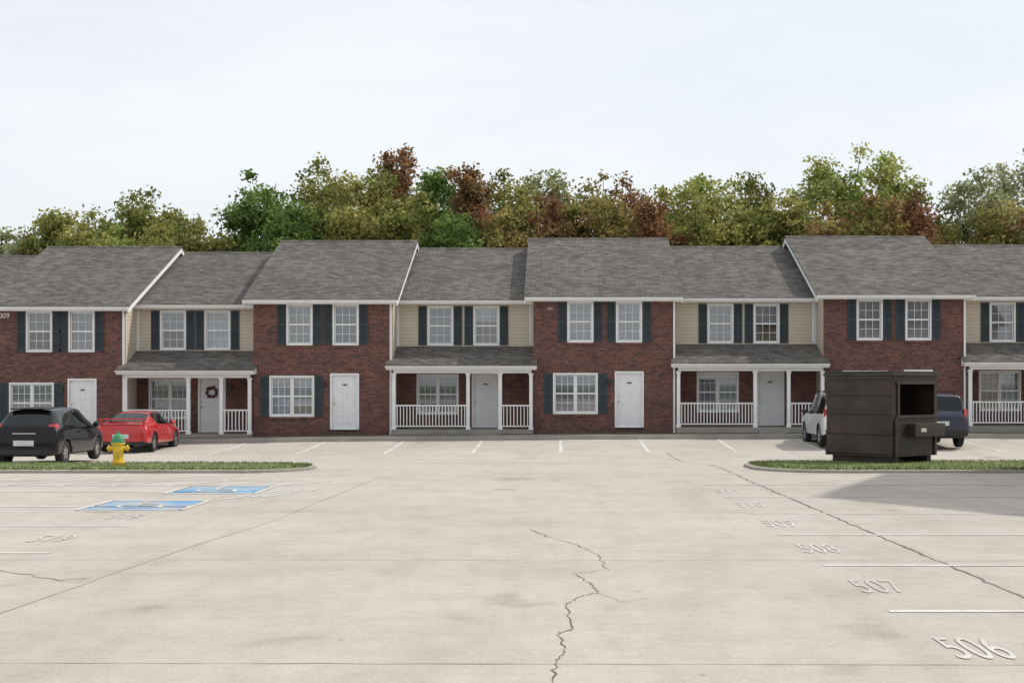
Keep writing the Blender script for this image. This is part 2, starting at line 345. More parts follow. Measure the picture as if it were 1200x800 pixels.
def siding_unit(xL,xR,dz,wu,wl,dr,posts):
    y=52.9; ye=52.5; ze=4.95+dz; yr=59.0; zr=7.48+dz; zb=-0.7
    hs=[]
    for c in wu: hs.append(window(c,3.30+dz,0.86,1.38,y))
    h2=[window(wl,0.72+dz,1.46,1.40,y,n=2,sh=0), door(dr,0.17+dz,0.90,1.98,y)]
    wall_holes(walls,xL,xR,2.75+dz,ze,y,hs,0.12,'siding'); wall_holes(walls,xL,xR,zb,2.75+dz,y,h2,0.12,'brick')
    e=0.04
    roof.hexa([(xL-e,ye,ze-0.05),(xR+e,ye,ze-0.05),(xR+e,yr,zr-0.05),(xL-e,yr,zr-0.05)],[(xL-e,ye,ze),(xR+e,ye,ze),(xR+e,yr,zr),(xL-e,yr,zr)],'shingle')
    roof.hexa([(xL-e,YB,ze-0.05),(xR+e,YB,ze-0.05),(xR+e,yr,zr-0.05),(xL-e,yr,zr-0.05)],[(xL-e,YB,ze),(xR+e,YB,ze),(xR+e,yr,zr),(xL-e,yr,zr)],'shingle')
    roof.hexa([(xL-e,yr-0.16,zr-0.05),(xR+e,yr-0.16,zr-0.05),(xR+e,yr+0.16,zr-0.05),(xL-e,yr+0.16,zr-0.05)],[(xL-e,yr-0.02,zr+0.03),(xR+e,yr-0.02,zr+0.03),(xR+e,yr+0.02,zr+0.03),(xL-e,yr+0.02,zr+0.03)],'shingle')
    trim.box(xL+0.002,xR-0.002,ye+0.03,y-0.003,ze-0.165,ze-0.14,'white'); trim.box(xL+0.002,xR-0.002,ye+0.005,ye+0.03,ze-0.17,ze-0.055,'white')
    gx0=xL+0.01;gx1=xR-0.01
    gut.hexa([(gx0,ye-0.07,ze-0.13),(gx1,ye-0.07,ze-0.13),(gx1,ye+0.003,ze-0.13),(gx0,ye+0.003,ze-0.13)],[(gx0,ye-0.11,ze-0.03),(gx1,ye-0.11,ze-0.03),(gx1,ye+0.003,ze-0.03),(gx0,ye+0.003,ze-0.03)],'white')
    for x in (xL+0.003,xR-0.083): trim.box(x,x+0.08,y-0.02,y+0.01,3.2+dz,ze-0.17,'white')
    walls.poly([(xL,YB-0.35,zb),(xR,YB-0.35,zb),(xR,YB-0.35,ze),(xL,YB-0.35,ze)],'siding')
    pe=50.98; ze2=2.50+dz; zt=3.22+dz; a=xL-0.2; b=xR+0.14
    roof.hexa([(a,pe,ze2-0.05),(b,pe,ze2-0.05),(b,52.88,zt-0.05),(a,52.88,zt-0.05)],[(a,pe,ze2),(b,pe,ze2),(b,52.88,zt),(a,52.88,zt)],'shingle')
    trim.box(a+0.02,b-0.02,pe+0.01,pe+0.05,ze2-0.18,ze2-0.052,'white')
    trim.box(xL+0.004,xR-0.004,pe+0.05,52.895,ze2-0.17,ze2-0.145,'white')
    for x0,x1 in ((a+0.02,xL+0.004),(xR-0.004,b-0.02)):
        trim.box(x0,x1,pe+0.05,51.49,ze2-0.17,ze2-0.145,'white')
        xm=x0 if x0==a+0.02 else x1
        trim.poly([(xm,pe+0.05,ze2-0.145),(xm,51.49,ze2-0.145),(xm,51.49,ze2+0.14),(xm,pe+0.05,ze2-0.03)],'white')
    gut.hexa([(a,pe-0.06,ze2-0.12),(b,pe-0.06,ze2-0.12),(b,pe+0.008,ze2-0.12),(a,pe+0.008,ze2-0.12)],[(a,pe-0.1,ze2-0.04),(b,pe-0.1,ze2-0.04),(b,pe+0.008,ze2-0.04),(a,pe+0.008,ze2-0.04)],'white')
    porch.box(xL+0.06,xR-0.06,51.2,51.34,ze2-0.30,ze2-0.175,'white')
    porch.box(xL+0.003,xR-0.003,51.08,52.895,-0.6,0.15+dz,'slab')
    porch.box(posts[0]+0.1,posts[1]-0.1,50.8,51.078,-0.5,0.02+dz,'slab')
    for p in posts+[xL+0.08,xR-0.08]:
        hw=0.062
        porch.box(p-hw,p+hw,51.21,51.33,0.152+dz,ze2-0.302,'white')
        porch.box(p-hw-0.02,p+hw+0.02,51.19,51.35,0.151+dz,0.25+dz,'white'); porch.box(p-hw-0.02,p+hw+0.02,51.19,51.35,ze2-0.38,ze2-0.304,'white')
    for x0,x1 in ((xL+0.14,posts[0]-0.062),(posts[1]+0.062,xR-0.14)):
        porch.box(x0,x1,51.235,51.305,1.0+dz,1.05+dz,'white'); porch.box(x0,x1,51.245,51.295,0.25+dz,0.29+dz,'white')
        k=int((x1-x0)/0.115)
        for j in range(k):
            xx=x0+(j+0.5)*(x1-x0)/k; porch.box(xx-0.016,xx+0.016,51.252,51.288,0.29+dz,1.0+dz,'white')
    x=xR-0.13; gut.box(x-0.035,x+0.035,y-0.08,y-0.022,3.25+dz,ze-0.15,'white')
bu=[(-20.92,-15.92,-0.35,(-19.07,-17.52),-19.35,-17.5),
    (-11.24,-6.15,-0.10,(-9.55,-7.86),-9.83,-7.9),
    (-1.0,4.21,0,(0.72,2.5),0.54,2.51),
    (9.61,14.83,0.08,(11.3,13.08),11.15,13.08),
    (20.2,25.4,0.10,(21.9,23.7),21.7,23.7)]
su=[(-25.8,-20.92,-0.36,(-24.2,-22.5),-24.3,-22.5,[-22.95,-21.8]),
    (-15.92,-11.24,-0.22,(-14.56,-12.89),-14.68,-13.1,[-13.55,-12.35]),
    (-6.15,-1.0,-0.05,(-4.52,-2.79),-4.62,-2.82,[-3.37,-2.2]),
    (4.21,9.61,0.03,(6.0,7.73),5.9,7.88,[7.08,8.3]),
    (14.83,20.2,0.08,(16.6,18.35),16.5,18.5,[17.7,18.9])]
for u in bu: brick_unit(*u)
for u in su: siding_unit(*u)
for (xL,xR,dz,*_) in bu:
    x=xR-0.06
    gut.box(x-0.035,x+0.035,51.44,51.497,-0.05+dz,4.78+dz,'white'); gut.box(x-0.035,x+0.035,51.2,51.44,-0.05+dz,0.03+dz,'white')
lamp=MB()
for (xL,xR,dz,wu,wl,dr) in bu: lamp.box(dr-0.78,dr-0.68,51.40,51.497,1.75+dz,1.98+dz,'metal')
for (xL,xR,dz,wu,wl,dr,p) in su: lamp.box(dr+0.62,dr+0.72,52.81,52.897,1.7+dz,1.93+dz,'metal')
mkpart(walls,'walls'); mkpart(wins,'window_frames'); mkpart(glass,'window_glass'); mkpart(shut,'shutters'); mkpart(doors,'doors')
mkpart(trim,'white_trim'); mkpart(roof,'shingle_roof'); mkpart(porch,'porches'); mkpart(gut,'gutters'); mkpart(lamp,'wall_lights')
def text_mesh(name,s,size,mat,loc,rot=(0,0,0),sc=(1,1,1),ext=0.0):
    c=bpy.data.curves.new(name,'FONT'); c.body=s; c.size=size; c.extrude=ext; c.align_x='CENTER'; c.align_y='CENTER'
    o=bpy.data.objects.new(name,c); scene.collection.objects.link(o)
    dg=bpy.context.evaluated_depsgraph_get(); me=bpy.data.meshes.new_from_object(o.evaluated_get(dg))
    bpy.data.objects.remove(o); me.materials.clear(); me.materials.append(M[mat])
    o=bpy.data.objects.new(name,me); scene.collection.objects.link(o); o.location=loc; o.rotation_euler=rot; o.scale=sc; return o
for s,x,z,q in (('1009',-20.42,4.25,0.27),('1011',-0.37,4.5,0.12)):
    o=text_mesh('building_number',s,q,'white',(x,51.49,z),(math.pi/2,0,0),ext=0.006); o.parent=bld; o.matrix_parent_inverse=Matrix.Translation((0,-51.5,0))
M['wreath']=simple('wreath_twigs',(0.10,0.03,0.03),0.9,var=0.5,vs=10)
w=MB(); k=40
for i in range(k):
    for q in range(3):
        a=2*math.pi*i/k+q; r=0.18+random.uniform(-0.04,0.04)
        c=Vector((-13.1+r*math.cos(a),52.9,1.45+r*math.sin(a))); d=Vector((random.uniform(-1,1),random.uniform(-0.4,0.1),random.uniform(-1,1))).normalized()*0.07
        w.tube(c,c+d+Vector((0,-0.03,0)),0.02,0.004,'wreath',5)
mkpart(w,'door_wreath')

nb=empty('neighbour_apartment_building',(17,24.6,0)); n_=MB()
x0,x1,ya,yb=10.95,24,20.3,28.9; ze=5.1; zr=7.7; ym=24.6
n_.poly([(x0,ya,-.2),(x1,ya,-.2),(x1,ya,ze),(x0,ya,ze)],'brick'); n_.poly([(x0,yb,-.2),(x1,yb,-.2),(x1,yb,ze),(x0,yb,ze)],'siding')
n_.poly([(x0,ya,-.2),(x0,yb,-.2),(x0,yb,2.7),(x0,ya,2.7)],'brick'); n_.poly([(x0,ya,2.7),(x0,yb,2.7),(x0,yb,ze),(x0,ym,zr),(x0,ya,ze)],'siding'); n_.poly([(x1,ya,-.2),(x1,yb,-.2),(x1,yb,ze),(x1,ym,zr),(x1,ya,ze)],'siding')
for yy in (ya-0.35,yb+0.35):
    zz=ze-0.2
    n_.hexa([(x0-0.3,yy,zz),(x1+0.3,yy,zz),(x1+0.3,ym,zr),(x0-0.3,ym,zr)],[(x0-0.3,yy,zz+0.08),(x1+0.3,yy,zz+0.08),(x1+0.3,ym,zr+0.08),(x0-0.3,ym,zr+0.08)],'shingle')
for yc in (22.6,26.6):
    for zc in (0.9,3.4):
        n_.box(x0-0.03,x0-0.001,yc-0.5,yc+0.5,zc-0.06,zc+1.46,'white'); n_.box(x0-0.036,x0-0.031,yc-0.42,yc+0.42,zc+0.02,zc+1.38,'dark')
        n_.box(x0-0.045,x0-0.037,yc-0.42,yc+0.42,zc+0.66,zc+0.72,'white')
o=n_.make('walls_and_roof'); o.parent=nb; o.matrix_parent_inverse=Matrix.Translation((-17,-24.6,0))

# ------------------------------------------------------------ islands
def island(name,x0,x1,y0,y1,r):
    pts=[]
    def arc(cx,cy,a0,a1):
        for i in range(9):
            a=a0+(a1-a0)*i/8; pts.append((cx+r*math.cos(a),cy+r*math.sin(a)))
    arc(x1-r,y0+r,-math.pi/2,0); arc(x1-r,y1-r,0,math.pi/2); arc(x0+r,y1-r,math.pi/2,math.pi); arc(x0+r,y0+r,math.pi,1.5*math.pi)
    def ins(p,d):
        s=Vector((max(x0+r,min(x1-r,p[0])),max(y0+r,min(y1-r,p[1])))); v=Vector(p)-s
        return s+v*((r-d)/r)
    mb=MB(); n=len(pts); out=pts; inn=[ins(p,0.15) for p in pts]
    for i in range(n):
        j=(i+1)%n; a,b,c,d=out[i],out[j],inn[j],inn[i]
        def Q(p,dz): return (p[0],p[1],gz(p[0],p[1])+dz)
        mb.poly([Q(a,-0.05),Q(b,-0.05),Q(b,0.05),Q(a,0.05)],'kerb'); mb.poly([Q(a,0.05),Q(b,0.05),Q(c,0.06),Q(d,0.06)],'kerb')
        mb.poly([Q(d,0.06),Q(c,0.06),Q(c,0.02),Q(d,0.02)],'kerb')
    mb.make('island_kerb')
    g=MB(); rings=[[ins(p,0.152) for p in pts],[ins(p,0.3) for p in pts],[ins(p,min(r*0.98,0.75)) for p in pts]]; hz=[0.055,0.08,0.10]
    for R,h in zip(rings,hz):
        for p in R: g.v.append((p[0],p[1],gz(p[0],p[1])+h))
    for k in range(2):
        for i in range(n):
            j=(i+1)%n; g.f.append([k*n+i,k*n+j,(k+1)*n+j,(k+1)*n+i]); g.m.append(g.mi('grass'))
    g.f.append([2*n+i for i in range(n)]); g.m.append(0)
    o=g.make(name,smooth=False)
    cnt=int((x1-x0)*(y1-y0)*420)
    X=rng.uniform(x0+0.1,x1-0.1,cnt); Y=rng.uniform(y0+0.1,y1-0.1,cnt)
    vs=[];fs=[]
    for x,y in zip(X,Y):
        s=(max(x0+r,min(x1-r,x)),max(y0+r,min(y1-r,y)))
        if math.hypot(x-s[0],y-s[1])>r-0.06-random.uniform(0,0.14): continue
        a=random.uniform(0,math.pi); h=random.uniform(0.015,0.055); w=random.uniform(0.008,0.02); z=gz(x,y)+0.06
        q=len(vs); vs+= [(x-w*math.cos(a),y-w*math.sin(a),z),(x+w*math.cos(a),y+w*math.sin(a),z),(x+random.uniform(-.03,.03),y+random.uniform(-.03,.03),z+0.02+h)]; fs.append([q,q+1,q+2])
    me=bpy.data.meshes.new('grass_blades'); me.from_pydata(vs,[],fs); me.materials.append(M['grass'])
    bo=bpy.data.objects.new('grass_blades',me); scene.collection.objects.link(bo); bo.parent=o
island('grass_island',-24,-5.1,27.7,30.6,1.3)
island('grass_island',3.95,14.5,27.7,31.8,1.5)

# ------------------------------------------------------------ markings
ln=MB()
def flat(mb,pts,mat,dz): mb.poly([(x,y,gz(x,y)+dz) for x,y in pts],mat)
def lineseg(mb,x0,y0,x1,y1,w,mat='line',dz=0.005):
    d=Vector((x1-x0,y1-y0)); n=max(1,int(d.length/1.2)); u=d.normalized(); p=Vector((-u.y,u.x))*w/2
    for i in range(n):
        a=Vector((x0,y0))+d*i/n; b=Vector((x0,y0))+d*(i+1)/n
        flat(mb,[a-p,b-p,b+p,a+p],mat,dz)
for k in range(-2,7):
    y=10.85+2.745*k
    if y<27.4: lineseg(ln,2.53,y,8.1,y,0.10)
for k in range(-3,5):
    y=17.35+2.745*k
    if k==3: continue
    if y<27.5: lineseg(ln,-11,y,-5.3,y,0.10)
for k in range(-8,8):
    x=0.0+2.76*k; ys=fr(44,49.5,0.6)
    for a,b in zip(ys,ys[1:]): flat(ln,[(x-0.055,a),(x+0.055,a),(x+0.055,b),(x-0.055,b)],'line',0.006)
for i in range(7):
    xx=-10.6+i*0.95; lineseg(ln,xx,24.35,xx+0.75,25.55,0.09)
lineseg(ln,-11,24.3,-4.6,24.3,0.09,dz=0.0055); lineseg(ln,-11,25.6,-4.6,25.6,0.09,dz=0.0055)
for i in range(3): lineseg(ln,-5.2+i*0.28,21.2+i*0.3,-4.6+i*0.28,23.2+i*0.2,0.08)
ln.make('parking_line_markings')
bl=MB()
def hc(cx,cy):
    flat(bl,[(cx-0.66,cy-0.72),(cx+0.66,cy-0.72),(cx+0.66,cy+0.72),(cx-0.66,cy+0.72)],'blue',0.005)
    for a,b in (((-.73,-.8),(.73,-.8)),((.73,-.8),(.73,.8)),((.73,.8),(-.73,.8)),((-.73,.8),(-.73,-.8))):
        lineseg(bl,cx+a[0],cy+a[1],cx+b[0],cy+b[1],0.07,'line',dz=0.009)
    n=20
    for i in range(n):
        a0=math.radians(120+270*i/n); a1=math.radians(120+270*(i+1)/n)
        lineseg(bl,cx-0.03+0.3*math.cos(a0),cy-0.16+0.3*math.sin(a0),cx-0.03+0.3*math.cos(a1),cy-0.16+0.3*math.sin(a1),0.06,'line',dz=0.010)
    for p in (((-.12,.35),(-.05,-.08)),((-.05,-.08),(.22,-.08)),((.22,-.08),(.34,-.42)),((-.1,.14),(.18,.12))):
        lineseg(bl,cx+p[0][0],cy+p[0][1],cx+p[1][0],cy+p[1][1],0.07,'line',dz=0.011)
    flat(bl,[(cx-0.12+0.09*math.cos(t*math.pi/5),cy+0.48+0.09*math.sin(t*math.pi/5)) for t in range(10)],'line',0.012)
hc(-5.62,23.3); hc(-6.0,20.35)
bl.make('accessible_parking_markings')
for i,y in enumerate([9.3,12.15,14.95,17.65,20.4,23.1]):
    text_mesh('stall_number_marking',str(506+i),1.0,'num',(2.74,y,0.006),(0,0,0),(0.275,1.1,1))
for i,y in enumerate([12.9,15.9,18.6]):
    text_mesh('stall_number_marking',str(520-i),1.0,'num',(-5.75,y,0.006),(0,0,0),(0.275,1.0,1))
jt=MB()
def polyline(mb,pts,w,mat,dz,jit=0,sub=1):
    P=[]
    for a,b in zip(pts,pts[1:]):
        for i in range(sub):
            t=i/sub; P.append(Vector((a[0]+(b[0]-a[0])*t,a[1]+(b[1]-a[1])*t)))
    P.append(Vector(pts[-1]))
    if jit: P=[p+Vector((random.gauss(0,jit),random.gauss(0,jit))) if 0<i<len(P)-1 else p for i,p in enumerate(P)]
    W=[w*random.uniform(0.3,1.4) for _ in P]
    S=[]
    for i,p in enumerate(P):
        d=(P[min(i+1,len(P)-1)]-P[max(i-1,0)]).normalized(); q=Vector((-d.y,d.x))*W[i]/2; S.append((p-q,p+q))
    for (a,b),(c,d) in zip(S,S[1:]): flat(mb,[a,c,d,b],mat,dz)
polyline(jt,[(3.95,6),(3.8,11.5),(3.62,18),(3.40,26.2),(3.3,36),(3.3,43.9)],0.028,'crack',0.0035,0.012,40)
polyline(jt,[(-4.45,5),(-4.27,10.9),(-4.0,15),(-3.68,18),(-3.4,27)],0.013,'joint',0.0035,0.006,12)
for y in (8.8,14.0,19.2,24.4,34,40): polyline(jt,[(-20,y),(-4,y+0.05),(3.6,y-0.03),(12,y)],0.012,'joint',0.0031,0.008,24)
def px(x,y): Z=1650*1.75/(y-450); return ((x-657)*Z/1650,Z)
polyline(jt,[px(*p) for p in ((648,800),(652,775),(662,762),(655,742),(672,736),(664,708),(676,700),(700,694),(690,682),(672,672),(712,667),(700,650),(675,638),(640,628),(622,620))],0.011,'crack',0.0036,0.012,8)
polyline(jt,[px(*p) for p in ((700,694),(730,705),(760,700))],0.008,'joint',0.0037,0.01,6)
polyline(jt,[px(*p) for p in ((0,668),(70,680),(110,676))],0.02,'joint',0.0037,0.02,6)
jt.make('pavement_cracks')

# ------------------------------------------------------------ hydrant
M['hyd_y']=simple('hydrant_yellow',(0.75,0.50,0.04),0.45,var=0.12,vs=9)
M['hyd_g']=simple('hydrant_green',(0.05,0.26,0.13),0.45,var=0.12,vs=9)
h=MB()
h.lathe([(0.0,0),(0.17,0),(0.17,0.03),(0.11,0.035),(0.11,0.08),(0.15,0.085),(0.15,0.115),(0.105,0.12),(0.105,0.46),(0.14,0.465),(0.14,0.5)],'hyd_y',n=20)
h.lathe([(0.145,0.5),(0.145,0.525),(0.125,0.53),(0.12,0.58),(0.095,0.64),(0.05,0.675),(0.03,0.68),(0.03,0.73),(0.0,0.73)],'hyd_g',n=20)
h.lathe([(0.065,-0.2),(0.065,-0.17),(0.05,-0.165),(0.05,0.165),(0.065,0.17),(0.065,0.2)],'hyd_y',(0,0,0.38),'X',14)
for s in (-1,1): h.lathe([(0.0,0.225*s),(0.03,0.225*s),(0.03,0.2*s),(0.072,0.2*s),(0.072,0.17*s)],'hyd_y',(0,0,0.38),'X',14)
h.lathe([(0.0,-0.22),(0.035,-0.22),(0.035,-0.19),(0.09,-0.19),(0.09,-0.15)],'hyd_y',(0,0,0.33),'Y',14); h.lathe([(0.07,-0.16),(0.07,-0.05)],'hyd_y',(0,0,0.33),'Y',14)
h.make('fire_hydrant',loc=(-9.05,28.8,0.06),rot=(0,0,0.25))

# ------------------------------------------------------------ dumpster
M['dump']=simple('dumpster_brown_paint',(0.040,0.025,0.021),0.5,var=0.5,vs=2.2)
M['dump2']=simple('dumpster_rusty_interior',(0.09,0.05,0.035),0.85,var=0.5,vs=3)
M['lid']=simple('dumpster_lid_plastic',(0.015,0.014,0.014),0.45,var=0.2)
d=MB(); a=1.72; b=1.66; H0=0.14; H1=1.86; t=0.03
d.box(0,b,0,a,H0,H0+t,'dump'); d.box(0,t,0,a,H0+t,H1,'dump')
d.box(t,b,a-t,a,H0+t,H1,'dump'); d.box(b-t,b,0,a-t,H0+t,H1,'dump')
d.box(t,b-t,0,t,H0+t,1.0,'dump'); d.box(t,b-t,0,t,1.70,H1,'dump'); d.box(t,0.16,0,t,1.0,1.70,'dump'); d.box(b-0.10,b-t,0,t,1.0,1.70,'dump')
d.box(0.12,b-0.06,-0.03,-0.001,0.96,1.02,'dump'); d.box(0.12,b-0.06,-0.03,-0.001,1.68,1.73,'dump'); d.box(0.16,0.24,-0.025,-0.001,1.02,1.68,'dump')
d.poly([(t+0.002,a-t-0.003,H0+0.04),(b-t-0.002,a-t-0.003,H0+0.04),(b-t-0.002,a-t-0.003,H1-0.01),(t+0.002,a-t-0.003,H1-0.01)],'dump2')
for z in (0.2,0.62,1.05,1.45,1.79): d.box(-0.045,-0.001,0,a,z,z+0.06,'dump')
for y in (0.0,a-0.07): d.box(-0.04,-0.002,y,y+0.07,H0,0.2,'dump')
d.box(-0.05,b+0.05,-0.05,a+0.05,H1,H1+0.06,'dump')
d.box(-0.03,b/2-0.01,-0.03,a+0.03,H1+0.062,H1+0.10,'lid'); d.box(b/2+0.01,b+0.03,-0.03,a+0.03,H1+0.062,H1+0.10,'lid')
d.box(0.55,b+0.02,-0.20,-0.002,0.56,0.60,'dump'); d.box(0.55,b+0.02,-0.20,-0.002,0.80,0.84,'dump'); d.box(0.55,b+0.02,-0.2,-0.17,0.60,0.80,'dump')
d.box(0.55,0.58,-0.17,-0.002,0.6,0.8,'dump')
d.box(0.06,0.13,-0.035,-0.001,H0,0.96,'dump'); d.box(b-0.13,b-0.06,-0.035,-0.001,H0,0.56,'dump')
for x in (0.15,b-0.3): d.box(x,x+0.15,0.05,a-0.05,0.0,H0-0.001,'dump')
d.box(0.75,0.95,-0.209,-0.201,0.66,0.74,'line')
d.make('dumpster',loc=(7.0,29.7,gz(7,30)+0.085),rot=(0,0,math.radians(42)),bevel=0.008)

# ------------------------------------------------------------ cars
M['tyre']=simple('tyre_rubber',(0.018,0.018,0.018),0.85)
M['rim']=simple('alloy_rim',(0.45,0.45,0.47),0.3,0.9,var=0.05)
M['blackpl']=simple('black_plastic',(0.02,0.02,0.02),0.6)
M['tail']=simple('tail_light_red',(0.45,0.01,0.012),0.12,var=0.1,coat=1)
M['plate']=simple('licence_plate',(0.55,0.58,0.6),0.4)
M['carglass']=simple('car_glass',(0.006,0.008,0.009),0.04,spec=0.45,var=0.05)
M['chrome']=simple('chrome',(0.6,0.6,0.6),0.12,1.0,var=0.02)
M['p_black']=simple('car_paint_black',(0.004,0.004,0.005),0.3,coat=0.5,var=0.05,spec=0.15)
M['p_red']=simple('car_paint_red',(0.48,0.008,0.012),0.3,coat=0.8,var=0.05)
M['p_blue']=simple('car_paint_navy',(0.018,0.028,0.055),0.3,coat=0.6,var=0.05)
M['p_white']=simple('car_paint_silver',(0.66,0.67,0.68),0.3,coat=0.8,var=0.04)
def car(name,paint,st,wheels,R,loc,W):
    e=empty(name,loc)
    vs=[];fs=[];ms=[]; nr=9
    for (y,zb,zl,zt,w,wt,gt,gs) in st:
        half=[(0,zb),(w*0.80,zb),(w*0.97,zb+0.08),(w,zb+(zl-zb)*0.45),(w*0.985,zb+(zl-zb)*0.8),(w*0.945,zl),(wt,zt-(0.045 if zt-zl>0.2 else 0.02)),(wt*0.72,zt-0.008),(0,zt)]
        for (x,z) in half: vs.append((x,y,z))
        for (x,z) in half[-2:0:-1]: vs.append((-x,y,z))
    n=2*nr-2
    for i in range(len(st)-1):
        gt,gs=st[i][6],st[i][7]
        for j in range(n):
            k=(j+1)%n; fs.append([i*n+j,i*n+k,(i+1)*n+k,(i+1)*n+j])
            seg=min(j,n-1-j); m=0
            if seg==5 and gs: m=1
            if seg in (6,7) and gt: m=1
            if seg in (0,1): m=2
            ms.append(m)
    fs.append(list(range(n))[::-1]); ms.append(0); fs.append([(len(st)-1)*n+i for i in range(n)]); ms.append(0)
    me=bpy.data.meshes.new('body'); me.from_pydata(vs,[],fs)
    for k in (paint,'carglass','blackpl'): me.materials.append(M[k])
    me.polygons.foreach_set('material_index',ms); me.polygons.foreach_set('use_smooth',[True]*len(fs))
    o=bpy.data.objects.new('body',me); scene.collection.objects.link(o)
    bm=bmesh.new(); bm.from_mesh(me); bmesh.ops.recalc_face_normals(bm,faces=bm.faces)
    cl=bm.edges.layers.float.get('crease_edge') or bm.edges.layers.float.new('crease_edge')
    for ed in bm.edges:
        if len({f.material_index for f in ed.link_faces})>1: ed[cl]=0.75
    bm.to_mesh(me); bm.free()
    s=o.modifiers.new('s','SUBSURF'); s.levels=2; s.render_levels=2
    cut=MB()
    for wy in wheels:
        for sg in (-1,1):
            cut.lathe([(0.0,sg*W*0.30),(R+0.05,sg*W*0.30),(R+0.05,sg*W),(0.0,sg*W)],'blackpl',(0,wy,R),'X',28)
    c=cut.make('cutter')
    bm=bmesh.new(); bm.from_mesh(c.data); bmesh.ops.remove_doubles(bm,verts=bm.verts,dist=1e-5); bmesh.ops.recalc_face_normals(bm,faces=bm.faces); bm.to_mesh(c.data); bm.free()
    b_=o.modifiers.new('b','BOOLEAN'); b_.object=c; b_.operation='DIFFERENCE'; b_.solver='EXACT'
    try: b_.material_mode='TRANSFER'
    except Exception: pass
    dg=bpy.context.evaluated_depsgraph_get(); m2=bpy.data.meshes.new_from_object(o.evaluated_get(dg))
    bpy.data.objects.remove(o); bpy.data.objects.remove(c)
    body=bpy.data.objects.new('body',m2); scene.collection.objects.link(body); body.parent=e
    for wy in wheels:
        for s in (-1,1):
            wm=MB(); wd=0.2
            wm.lathe([(R*0.62,-wd/2),(R*0.93,-wd/2),(R,-wd/2+0.03),(R,wd/2-0.03),(R*0.93,wd/2),(R*0.66,wd/2),(R*0.64,wd/2-0.02),(R*0.60,wd/2-0.05)],'tyre',(0,0,0),'X',28,ks=['tyre']*6+['rim'])
            wm.lathe([(0,0.0),(R*0.62,0.0)],'blackpl',(0,0,0),'X',20)
            for q in range(7):
                T=Matrix.Rotation(2*math.pi*q/7,4,'X'); wm.box(wd/2-0.05,wd/2-0.02,-0.03,0.03,0.03,R*0.62,'rim',T)
            wm.lathe([(0,wd/2-0.01),(0.06,wd/2-0.015),(0.07,wd/2-0.05)],'rim',(0,0,0),'X',12)
            wm.make('wheel',e,loc=(s*(W/2-wd/2-0.03),wy,R),rot=(0,0,0 if s>0 else math.pi))
    return e
def mirrors(e,w,y,z,paint):
    m=MB()
    for s in (-1,1): m.lathe([(0,-0.1),(0.06,-0.09),(0.085,-0.03),(0.085,0.05),(0,0.06)],paint,(s*(w+0.09),y,z),'Y',12)
    m.make('mirrors',e,smooth=True)
def pillars(e,pts,k):
    m=MB()
    for (y0,y1,x0,z0,x1,z1) in pts:
        for s in (-1,1):
            m.hexa([(s*(x0-0.02),y0,z0),(s*(x0+0.006),y0,z0),(s*(x0+0.006),y1,z0),(s*(x0-0.02),y1,z0)],[(s*(x1-0.02),y0,z1),(s*(x1+0.012),y0,z1),(s*(x1+0.012),y1,z1),(s*(x1-0.02),y1,z1)],k)
    m.make('pillars',e)
bx,by=-13.62,35.7
st=[(0.0,0.32,0.60,0.66,0.74,0.56,0,0),(0.03,0.27,0.76,0.84,0.82,0.64,0,0),(0.08,0.24,0.92,1.00,0.85,0.66,0,0),(0.16,0.22,0.96,1.06,0.86,0.64,1,0),
    (0.52,0.22,0.97,1.40,0.86,0.56,0,1),(0.62,0.22,0.965,1.44,0.86,0.565,0,1),(1.45,0.2,0.95,1.48,0.86,0.58,0,1),(1.53,0.2,0.95,1.48,0.86,0.58,0,1),(2.2,0.2,0.93,1.46,0.86,0.58,0,1),(2.5,0.2,0.92,1.41,0.86,0.58,1,1),
    (3.15,0.2,0.91,1.02,0.85,0.66,0,0),(3.5,0.22,0.82,0.92,0.84,0.62,0,0),(3.85,0.22,0.7,0.78,0.80,0.58,0,0),(4.0,0.26,0.55,0.6,0.66,0.45,0,0)]
e=car('black_hatchback_car','p_black',st,(0.72,3.2),0.31,(bx,by,gz(bx,by+1.5)),1.72)
m=MB()
for s in (-1,1):
    m.hexa([(s*0.60,0.04,0.80),(s*0.79,0.10,0.80),(s*0.83,0.24,0.82),(s*0.62,0.16,0.82)],[(s*0.60,0.12,1.05),(s*0.75,0.17,1.06),(s*0.80,0.30,1.04),(s*0.62,0.24,1.04)],'tail')
m.box(-0.26,0.26,-0.012,0.03,0.50,0.64,'plate'); m.box(-0.6,0.6,-0.015,0.05,0.28,0.40,'blackpl')
m.box(-0.3,0.3,0.02,0.06,0.80,0.83,'chrome'); m.box(-0.5,0.5,0.42,0.62,1.42,1.45,'p_black')
m.make('rear_details',e,bevel=0.006); mirrors(e,0.82,2.85,0.98,'p_black')
m=MB()
for y in (1.6,2.4): m.box(0.845,0.875,y,y+0.16,0.80,0.83,'p_black')
m.make('door_handles',e)
rx,ry=-14.1,45.1
st=[(0.0,0.32,0.60,0.66,0.72,0.54,0,0),(0.04,0.26,0.76,0.84,0.83,0.64,0,0),(0.14,0.24,0.87,0.94,0.865,0.66,0,0),(0.55,0.22,0.88,0.98,0.875,0.64,1,0),
    (1.25,0.2,0.89,1.27,0.88,0.54,0,1),(1.35,0.2,0.885,1.30,0.88,0.55,0,1),(1.75,0.2,0.88,1.33,0.88,0.57,0,1),(2.2,0.2,0.87,1.32,0.88,0.57,0,1),(2.35,0.2,0.87,1.30,0.88,0.57,1,1),
    (3.05,0.2,0.86,0.96,0.87,0.66,0,0),(3.6,0.22,0.78,0.86,0.86,0.62,0,0),(4.1,0.22,0.66,0.74,0.82,0.58,0,0),(4.3,0.26,0.52,0.57,0.66,0.45,0,0)]
